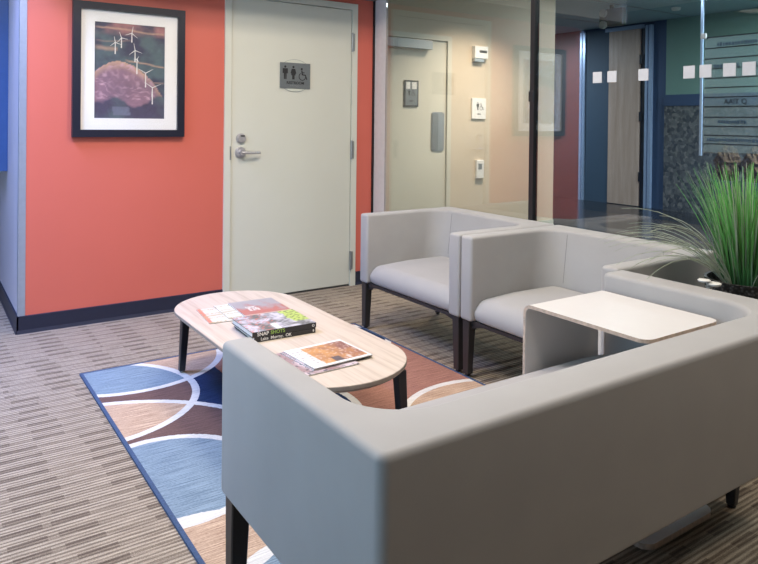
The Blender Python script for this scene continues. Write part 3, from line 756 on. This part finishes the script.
# ---------------------------------------------------------------- books and magazines on the table
def cover_fn(kind):
    def f(u, v):
        n = noise.fractal(Vector((u * 5 + kind * 7, v * 4, kind * 3.1)), 1, 2, 4); n2 = noise.noise(Vector((u * 22, v * 18, kind)))
        if kind == 0:   # dark collage with a lime panel at the right
            c = Vector((.10, .10, .10)).lerp(Vector((.55, .52, .58)), max(0, min(1, .5 + n * 1.4 + n2 * .5)))
            if n2 > .25 and u < .5: c = Vector((.45, .12, .10))
            if u > .74 + .1 * n and v > .25: c = Vector((.42, .52, .10)) if n2 < .22 else Vector((.08, .12, .03))
            if .38 < u < .46 and v < .35: c = Vector((.65, .65, .62))
        elif kind == 1:  # rust red cover with grey photo
            c = Vector((.42, .12, .10)).lerp(Vector((.33, .30, .32)), max(0, min(1, (v - .3) * 2.4 + n)))
            if .2 < u < .45 and .3 < v < .6 and n2 > -.1: c = Vector((.62, .56, .52))
            if v < .10: c = Vector((.52, .34, .28))
        elif kind in (2, 5):  # pale brochure with lines
            c = Vector((.62, .62, .56))
            if u < .09 and kind == 2: c = Vector((.58, .22, .15))
            if abs(v - .45 - .1 * u) < .03 or (int(v * 14) % 4 == 0 and n2 > 0): c = Vector((.45, .38, .22))
        elif kind == 3:  # autumn house photograph inside a white border
            c = Vector((.72, .71, .68))
            if .24 < u < .97 and .07 < v < .93:
                c = Vector((.55, .26, .08)).lerp(Vector((.24, .09, .07)), max(0, min(1, (u - .35) * 1.4 + n * .8)))
                if n2 > .25: c = c.lerp(Vector((.62, .48, .42)), .6)
                if .42 < u < .56 and v < .30: c = Vector((.10, .07, .08))
                if .66 < u < .72 and .1 < v < .25: c = Vector((.6, .5, .45))
            elif .02 < u < .22 and n2 > -.05 and int(v * 30) % 3 == 0 and .1 < v < .9: c = Vector((.30, .24, .26))
        else:            # pinkish grey magazine
            c = Vector((.32, .20, .20)).lerp(Vector((.60, .50, .52)), max(0, min(1, .5 + n * 1.5)))
            if n2 > .3: c = Vector((.08, .07, .09))
        return (*c, 1)
    return f
def paper(name, label, cat, cx, cy, z, W, H, T, rot, kind, spine=False, group=None, soft=False, txt=None):
    """flat book: local x width W, y height H; spine along the near (-y) edge"""
    t = thing(name, label, cat, (cx, cy, z), rot, group)
    ct_ = .002 if spine else .0006
    bm = bmesh.new(); box(bm, -W / 2 + (.003 if spine else 0), W / 2 - (.003 if spine else 0), -H / 2 + .001, H / 2 - (.003 if spine else 0), ct_, T - ct_ - .0003); finish(bm, 'pages', 'pages', t)
    bm = bmesh.new(); box(bm, -W / 2, W / 2, -H / 2, H / 2, 0, ct_ - .0001); finish(bm, 'back_cover', 'spine', t)
    bm = bmesh.new(); box(bm, -W / 2, W / 2, -H / 2, H / 2, T - ct_, T - .0003); fc = finish(bm, 'front_cover', 'spine' if spine else 'pages', t)
    painted_grid('cover_print', fc, 'cover', 0, 0, 70, 60, cover_fn(kind), lambda u, v: (-W / 2 + W * u, -H / 2 + H * v, T))
    if spine:
        bm = bmesh.new(); box(bm, -W / 2, W / 2, -H / 2 - .003, -H / 2 + .0008, 0, T, bev=.001, seg=1); sp = finish(bm, 'spine', 'spine', t)
        for s, sz, xx, mt in txt: text_obj(s, 'lettering', sz, mt, sp, .0006, lambda X, Y, Z, xx=xx: (xx + X, -H / 2 - .0034 - Z, T / 2 + Y), 'LEFT')
    return t
ZS = TZ + .0004
M['lime'] = plain('lime_ink', (.25, .42, .08), .5)
# pale brochure, then the red magazine over it
paper('brochure', 'pale brochure with red edge lying under the red magazine, at the table\'s far end', 'brochure', -1.690, -1.432, ZS, .185, .245, .003, -.10, 2)
paper('brochure', 'whitish leaflet peeking out between the red-edged brochure and the red magazine', 'brochure', -1.608, -1.412, ZS + .0032, .17, .235, .002, -.06, 5)
paper('magazine', 'rust red and grey magazine behind the stack of two black-spined books', 'magazine', -1.520, -1.432, ZS + .0054, .215, .262, .005, -.05, 1)
paper('book', 'lower black-spined book of the stack on the coffee table', 'book', -1.597, -1.765, ZS, .262, .245, .020, -.05, 4, True, txt=(('Lake  Murray,  OK', .017, -.105, 'white_plastic'), ('8', .012, .118, 'mat_white')))
paper('book', 'upper book of the stack, collage cover with lime green corner', 'book', -1.603, -1.772, ZS + .0204, .275, .235, .021, -.03, 0, True, txt=(('SNAP', .020, -.118, 'white_plastic'), ('SHOTS', .020, -.062, 'lime'), ('O', .014, .118, 'white_plastic')))
paper('magazine', 'pinkish magazine lying under the others at the near end of the table', 'magazine', -1.645, -2.190, ZS, .25, .262, .0045, .03, 4)
paper('magazine', 'thin dark magazine between the pinkish one and the white-bordered one', 'magazine', -1.572, -2.172, ZS + .0047, .255, .232, .004, .08, 4)
paper('magazine', 'white-bordered magazine with orange autumn photo, topmost at the table\'s near end', 'magazine', -1.570, -2.180, ZS + .0089, .245, .225, .004, .05, 3)

# ---------------------------------------------------------------- white laptop table pulled over the foreground sofa
lt = thing('laptop_table', 'white C-shaped laptop table with plywood edges over the foreground sofa seat', 'table', (-.988, -2.79, 0))
HX = .184
bm = bmesh.new()
th = .011; zt = .620; yE = -.478; rO = .034
def path(off):
    pts = [(yE, zt - off), (-rO, zt - off)]
    for i in range(1, 9):
        a = math.radians(90 - 90 * i / 8); pts.append((-rO + (rO - off) * math.cos(a), zt - rO + (rO - off) * math.sin(a)))
    return pts
out, inn = path(0), path(th)
out = out + [(0, zt - rO - .02)]; inn = inn + [(-th, zt - rO - .02)]
L = [[bm.verts.new((sx * HX, y, z)) for y, z in out + inn[::-1]] for sx in (-1, 1)]
n = len(L[0]); no = len(out)
for i in range(n):
    j = (i + 1) % n
    fc = bm.faces.new((L[0][i], L[1][i], L[1][j], L[0][j]))
    fc.material_index = 1 if (i == n - 1) else 0
for k in range(no - 1):
    for s in (0, 1):
        q = bm.faces.new((L[s][k], L[s][k + 1], L[s][n - 2 - k], L[s][n - 1 - k])); q.material_index = 1
bm.edges.ensure_lookup_table()
ce = [e for e in bm.edges if abs(e.verts[0].co.y - yE) < 1e-5 and abs(e.verts[1].co.y - yE) < 1e-5 and abs(e.verts[0].co.x - e.verts[1].co.x) < 1e-5]
rr = bmesh.ops.bevel(bm, geom=ce, offset=.035, segments=6, affect='EDGES', profile=.5)
for fc in rr['faces']: fc.material_index = 1
finish(bm, 'tabletop', ['white_lam', 'ply'], lt, 35)
bm = bmesh.new(); fs = box(bm, -HX, HX, -th, 0, .0272, zt - rO - .0201)
for fc in bm.faces:
    if abs(fc.normal.x) > .5: fc.material_index = 1
bm.normal_update()
for fc in bm.faces:
    if abs(fc.normal.x) > .5: fc.material_index = 1
finish(bm, 'side_panel', ['white_lam', 'ply'], lt)
bm = bmesh.new()
HB0 = HX; HX = .172; HC = .026
pts = [(-HX, 0), (-HX, yE + .055)] + [(-HX + .04 - .04 * math.cos(math.radians(90 * i / 6)), yE + .055 - .04 * math.sin(math.radians(90 * i / 6))) for i in range(1, 7)] + [(HX - .04 + .04 * math.sin(math.radians(90 * i / 6)), yE + .015 + .04 * (1 - math.cos(math.radians(90 * i / 6)))) for i in range(7)] + [(HX, 0)]
prism(bm, pts, lambda u, v, w: (u + HC, v, w), RT + .001, .027, 0, 1)
finish(bm, 'base_plate', ['white_lam', 'ply'], lt)

# ---------------------------------------------------------------- corner behind the sofas: planter and little white stand
gp = thing('potted_grass', 'tall green ornamental grass in a dark woven pot in the corner between sofas', 'plant', (-.30, -3.07, 0))
bm = bmesh.new(); lathe(bm, [(.10, .001), (.105, .02), (.125, .34), (.142, .64), (.146, .65), (.134, .65), (.130, .615)], n=36)
finish(bm, 'pot', 'wicker', gp, 40)
bm = bmesh.new(); lathe(bm, [(.12, .59), (.1295, .616), (.05, .622)], n=24); finish(bm, 'soil', 'soil', gp)
bm = bmesh.new(); lay = bm.loops.layers.color.new('Col'); rr = random.Random(11)
def blade(base, az, lean, length, w, curl, c0, c1, lay=lay):
    pts = []; p = Vector(base); d = Vector((math.cos(az) * lean, math.sin(az) * lean, 1)).normalized(); seg = 9
    for i in range(seg + 1):
        pts.append(p.copy()); p = p + d * (length / seg); d = (d + Vector((math.cos(az) * curl, math.sin(az) * curl, -abs(curl) * .35 * (i / seg + .3)))).normalized()
    s = Vector((-math.sin(az + rr.uniform(-1.2, 1.2)), math.cos(az), 0)).normalized(); prev = None
    for i, q in enumerate(pts):
        ww = w * (1 - (i / seg) ** 1.6) + .0004
        a = bm.verts.new(q - s * ww); c = bm.verts.new(q + s * ww)
        if prev:
            f_ = bm.faces.new((prev[0], prev[1], c, a)); t0, t1 = (i - 1) / seg, i / seg
            for l, tt in zip(f_.loops, (t0, t0, t1, t1)):
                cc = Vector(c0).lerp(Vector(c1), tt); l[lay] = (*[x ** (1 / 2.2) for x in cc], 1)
        prev = (a, c)
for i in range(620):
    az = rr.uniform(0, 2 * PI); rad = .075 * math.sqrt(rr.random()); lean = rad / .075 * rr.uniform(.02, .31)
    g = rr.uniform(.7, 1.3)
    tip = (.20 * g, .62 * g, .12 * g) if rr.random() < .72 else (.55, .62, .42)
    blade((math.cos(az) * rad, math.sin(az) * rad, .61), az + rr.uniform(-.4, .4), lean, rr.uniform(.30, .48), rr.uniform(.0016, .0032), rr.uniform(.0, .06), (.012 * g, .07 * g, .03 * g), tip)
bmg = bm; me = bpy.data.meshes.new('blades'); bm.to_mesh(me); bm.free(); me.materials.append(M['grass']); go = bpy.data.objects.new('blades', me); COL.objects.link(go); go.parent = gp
bm = bmesh.new(); rr = random.Random(5)
for i in range(30):
    az = math.radians(rr.uniform(112, 172)) if i < 24 else rr.uniform(0, 2 * PI)
    L_ = rr.uniform(.36, .54); p = Vector((math.cos(az) * .07, math.sin(az) * .07, .62)); el = rr.uniform(.85, 1.35); pts = []
    for k in range(12):
        pts.append(p.copy()); d = Vector((math.cos(az) * math.cos(el), math.sin(az) * math.cos(el), math.sin(el))); p = p + d * L_ / 11; el -= rr.uniform(.10, .17)
    tube(bm, pts, [.0016 * (1 - k / 13) + .0004 for k in range(12)], 5)
finish(bm, 'arching_stalks', 'stalk', gp)

ws = thing('pedestal_stand', 'small white round-topped stand poking up behind the right sofa arm by the grass', 'stand', (-.575, -3.09, .0))
bm = bmesh.new(); lathe(bm, [(.05, .001), (.05, .008), (.012, .016), (.009, .03), (.009, .652), (.014, .660)], n=20); finish(bm, 'pole', 'white_plastic', ws, 40)
bm = bmesh.new(); lathe(bm, [(.012, .660), (.024, .665), (.026, .671), (.022, .673)], (.010, -.010, 0), 24); finish(bm, 'top_disc', 'white_plastic', ws, 40)
bm = bmesh.new(); lathe(bm, [(.008, .6735), (.020, .676), (.022, .681), (.018, .683)], (-.012, .012, 0), 24); finish(bm, 'upper_disc', 'white_plastic', ws, 40)

# ---------------------------------------------------------------- ceiling lamps (modelled as fixtures, several added for their light)
def ceiling_lamp(x, y, sx, sy, power, col, label, zc=HB, spread=180):
    t = thing('ceiling_light', label, 'ceiling light', (x, y, zc), 0, 'ceiling lights')
    bm = bmesh.new(); 
    for b_ in ((-sx / 2 - .03, sx / 2 + .03, -sy / 2 - .03, -sy / 2), (-sx / 2 - .03, sx / 2 + .03, sy / 2, sy / 2 + .03), (-sx / 2 - .03, -sx / 2, -sy / 2, sy / 2), (sx / 2, sx / 2 + .03, -sy / 2, sy / 2)): box(bm, *b_, -.02, -.0005)
    finish(bm, 'trim_ring', 'white_plastic', t)
    bm = bmesh.new(); box(bm, -sx / 2 + .001, sx / 2 - .001, -sy / 2 + .001, sy / 2 - .001, -.010, -.002); finish(bm, 'diffuser', 'lamp', t)
    ld = bpy.data.lights.new('lamp_light', 'AREA'); ld.shape = 'RECTANGLE'; ld.size = sx; ld.size_y = sy; ld.energy = power; ld.color = col; ld.spread = math.radians(spread)
    lo = bpy.data.objects.new('lamp_light', ld); COL.objects.link(lo); lo.parent = t; lo.location = (0, 0, -.03)
    return t
ceiling_lamp(-2.95, -.62, .6, .8, 66, (.32, .44, 1), 'added bluish ceiling panel, out of view, tinting the left of the orange wall', spread=120)  # added source for the blue tint near the corner, no fixture visible
ceiling_lamp(5.0, -1.6, .4, .4, 230, (.75, .9, 1), 'added square light, out of view, brightening the granite wall and oak door')  # added out of view to brighten the lobby wall
ceiling_lamp(4.5, 4.3, .4, .4, 110, (.7, .85, 1), 'added square light hidden round the corner behind the beige wall')  # hidden fill added for the lobby wall and pale strips
ceiling_lamp(-.35, -4.9, .35, .35, 22, (1, .86, .72), 'square ceiling light behind the foreground sofa')
ceiling_lamp(-1.95, -3.40, .4, .4, 19, (1, .93, .86), 'added square ceiling light above the foreground sofa, brightening its tops')  # added overhead to brighten the upward faces of the sofa
WARM = (1, .84, .68); NEU = (1, .90, .80)
ceiling_lamp(-2.3, -2.0, .55, .55, 36, NEU, 'square ceiling light over the open floor left of the coffee table')
ceiling_lamp(-.95, -2.0, .4, .4, 19, NEU, 'square ceiling light over the near glass-side sofa')
ceiling_lamp(-1.2, -1.5, .3, .3, 21, WARM, 'small ceiling light in front of the pale restroom door')
ceiling_lamp(1.9, .35, .3, .3, 46, WARM, 'small ceiling light over the beige wall beyond the glass', spread=115)
ceiling_lamp(2.2, -3.2, .4, .4, 30, (.75, .9, 1), 'added square ceiling light, out of view, for the dim lobby beyond the glass')  # unseen lamp placed outside the view to light the lobby
ceiling_lamp(3.3, .3, .3, .3, 16, (.75, .88, 1), 'added square ceiling light, out of view, before the oak door in the lobby')  # unseen lobby lamp, kept above the top of the view

# daylight through the west windows
for y0, y1, e in ((-3.5, -.75, 32),):
    ld = bpy.data.lights.new('window_daylight', 'AREA'); ld.shape = 'RECTANGLE'; ld.size = 1.8; ld.size_y = y1 - y0; ld.energy = e; ld.color = (.42, .68, 1.0)
    lo = bpy.data.objects.new('window_daylight', ld); COL.objects.link(lo); lo.location = (-4.98, (y0 + y1) / 2, 1.5); lo.rotation_euler = (0, -PI / 2, 0)

w = bpy.data.worlds.new('sky'); scene.world = w; w.use_nodes = True
w.node_tree.nodes['Background'].inputs[0].default_value = (.6, .75, 1, 1); w.node_tree.nodes['Background'].inputs[1].default_value = .3

# ---------------------------------------------------------------- camera
cam = bpy.data.cameras.new('camera'); co = bpy.data.objects.new('camera', cam); COL.objects.link(co); scene.camera = co
yaw, pit, rol = math.radians(35.4359), math.radians(-.4733), math.radians(.6563)
r_ = Vector((math.cos(yaw), -math.sin(yaw), 0)); fw = Vector((math.sin(yaw), math.cos(yaw), 0)); up = Vector((0, 0, 1))
f2_ = fw * math.cos(pit) + up * math.sin(pit); u2 = -fw * math.sin(pit) + up * math.cos(pit)
r3 = r_ * math.cos(rol) + u2 * math.sin(rol); u3 = -r_ * math.sin(rol) + u2 * math.cos(rol)
mt = Matrix((( r3.x, u3.x, -f2_.x), (r3.y, u3.y, -f2_.y), (r3.z, u3.z, -f2_.z))).to_4x4()
co.matrix_world = Matrix.Translation((-2.8131, -4.4349, 1.2143)) @ mt
cam.sensor_fit = 'HORIZONTAL'; cam.sensor_width = 36; cam.lens = 691.84 * 36 / 758
cam.shift_x = (379 - 409.86) / 758; cam.shift_y = (128.59 - 282) / 758
cam.clip_start = .05
scene.view_settings.view_transform = 'Standard'; scene.view_settings.look = 'None'; scene.view_settings.gamma = 1; scene.view_settings.exposure = 0.0
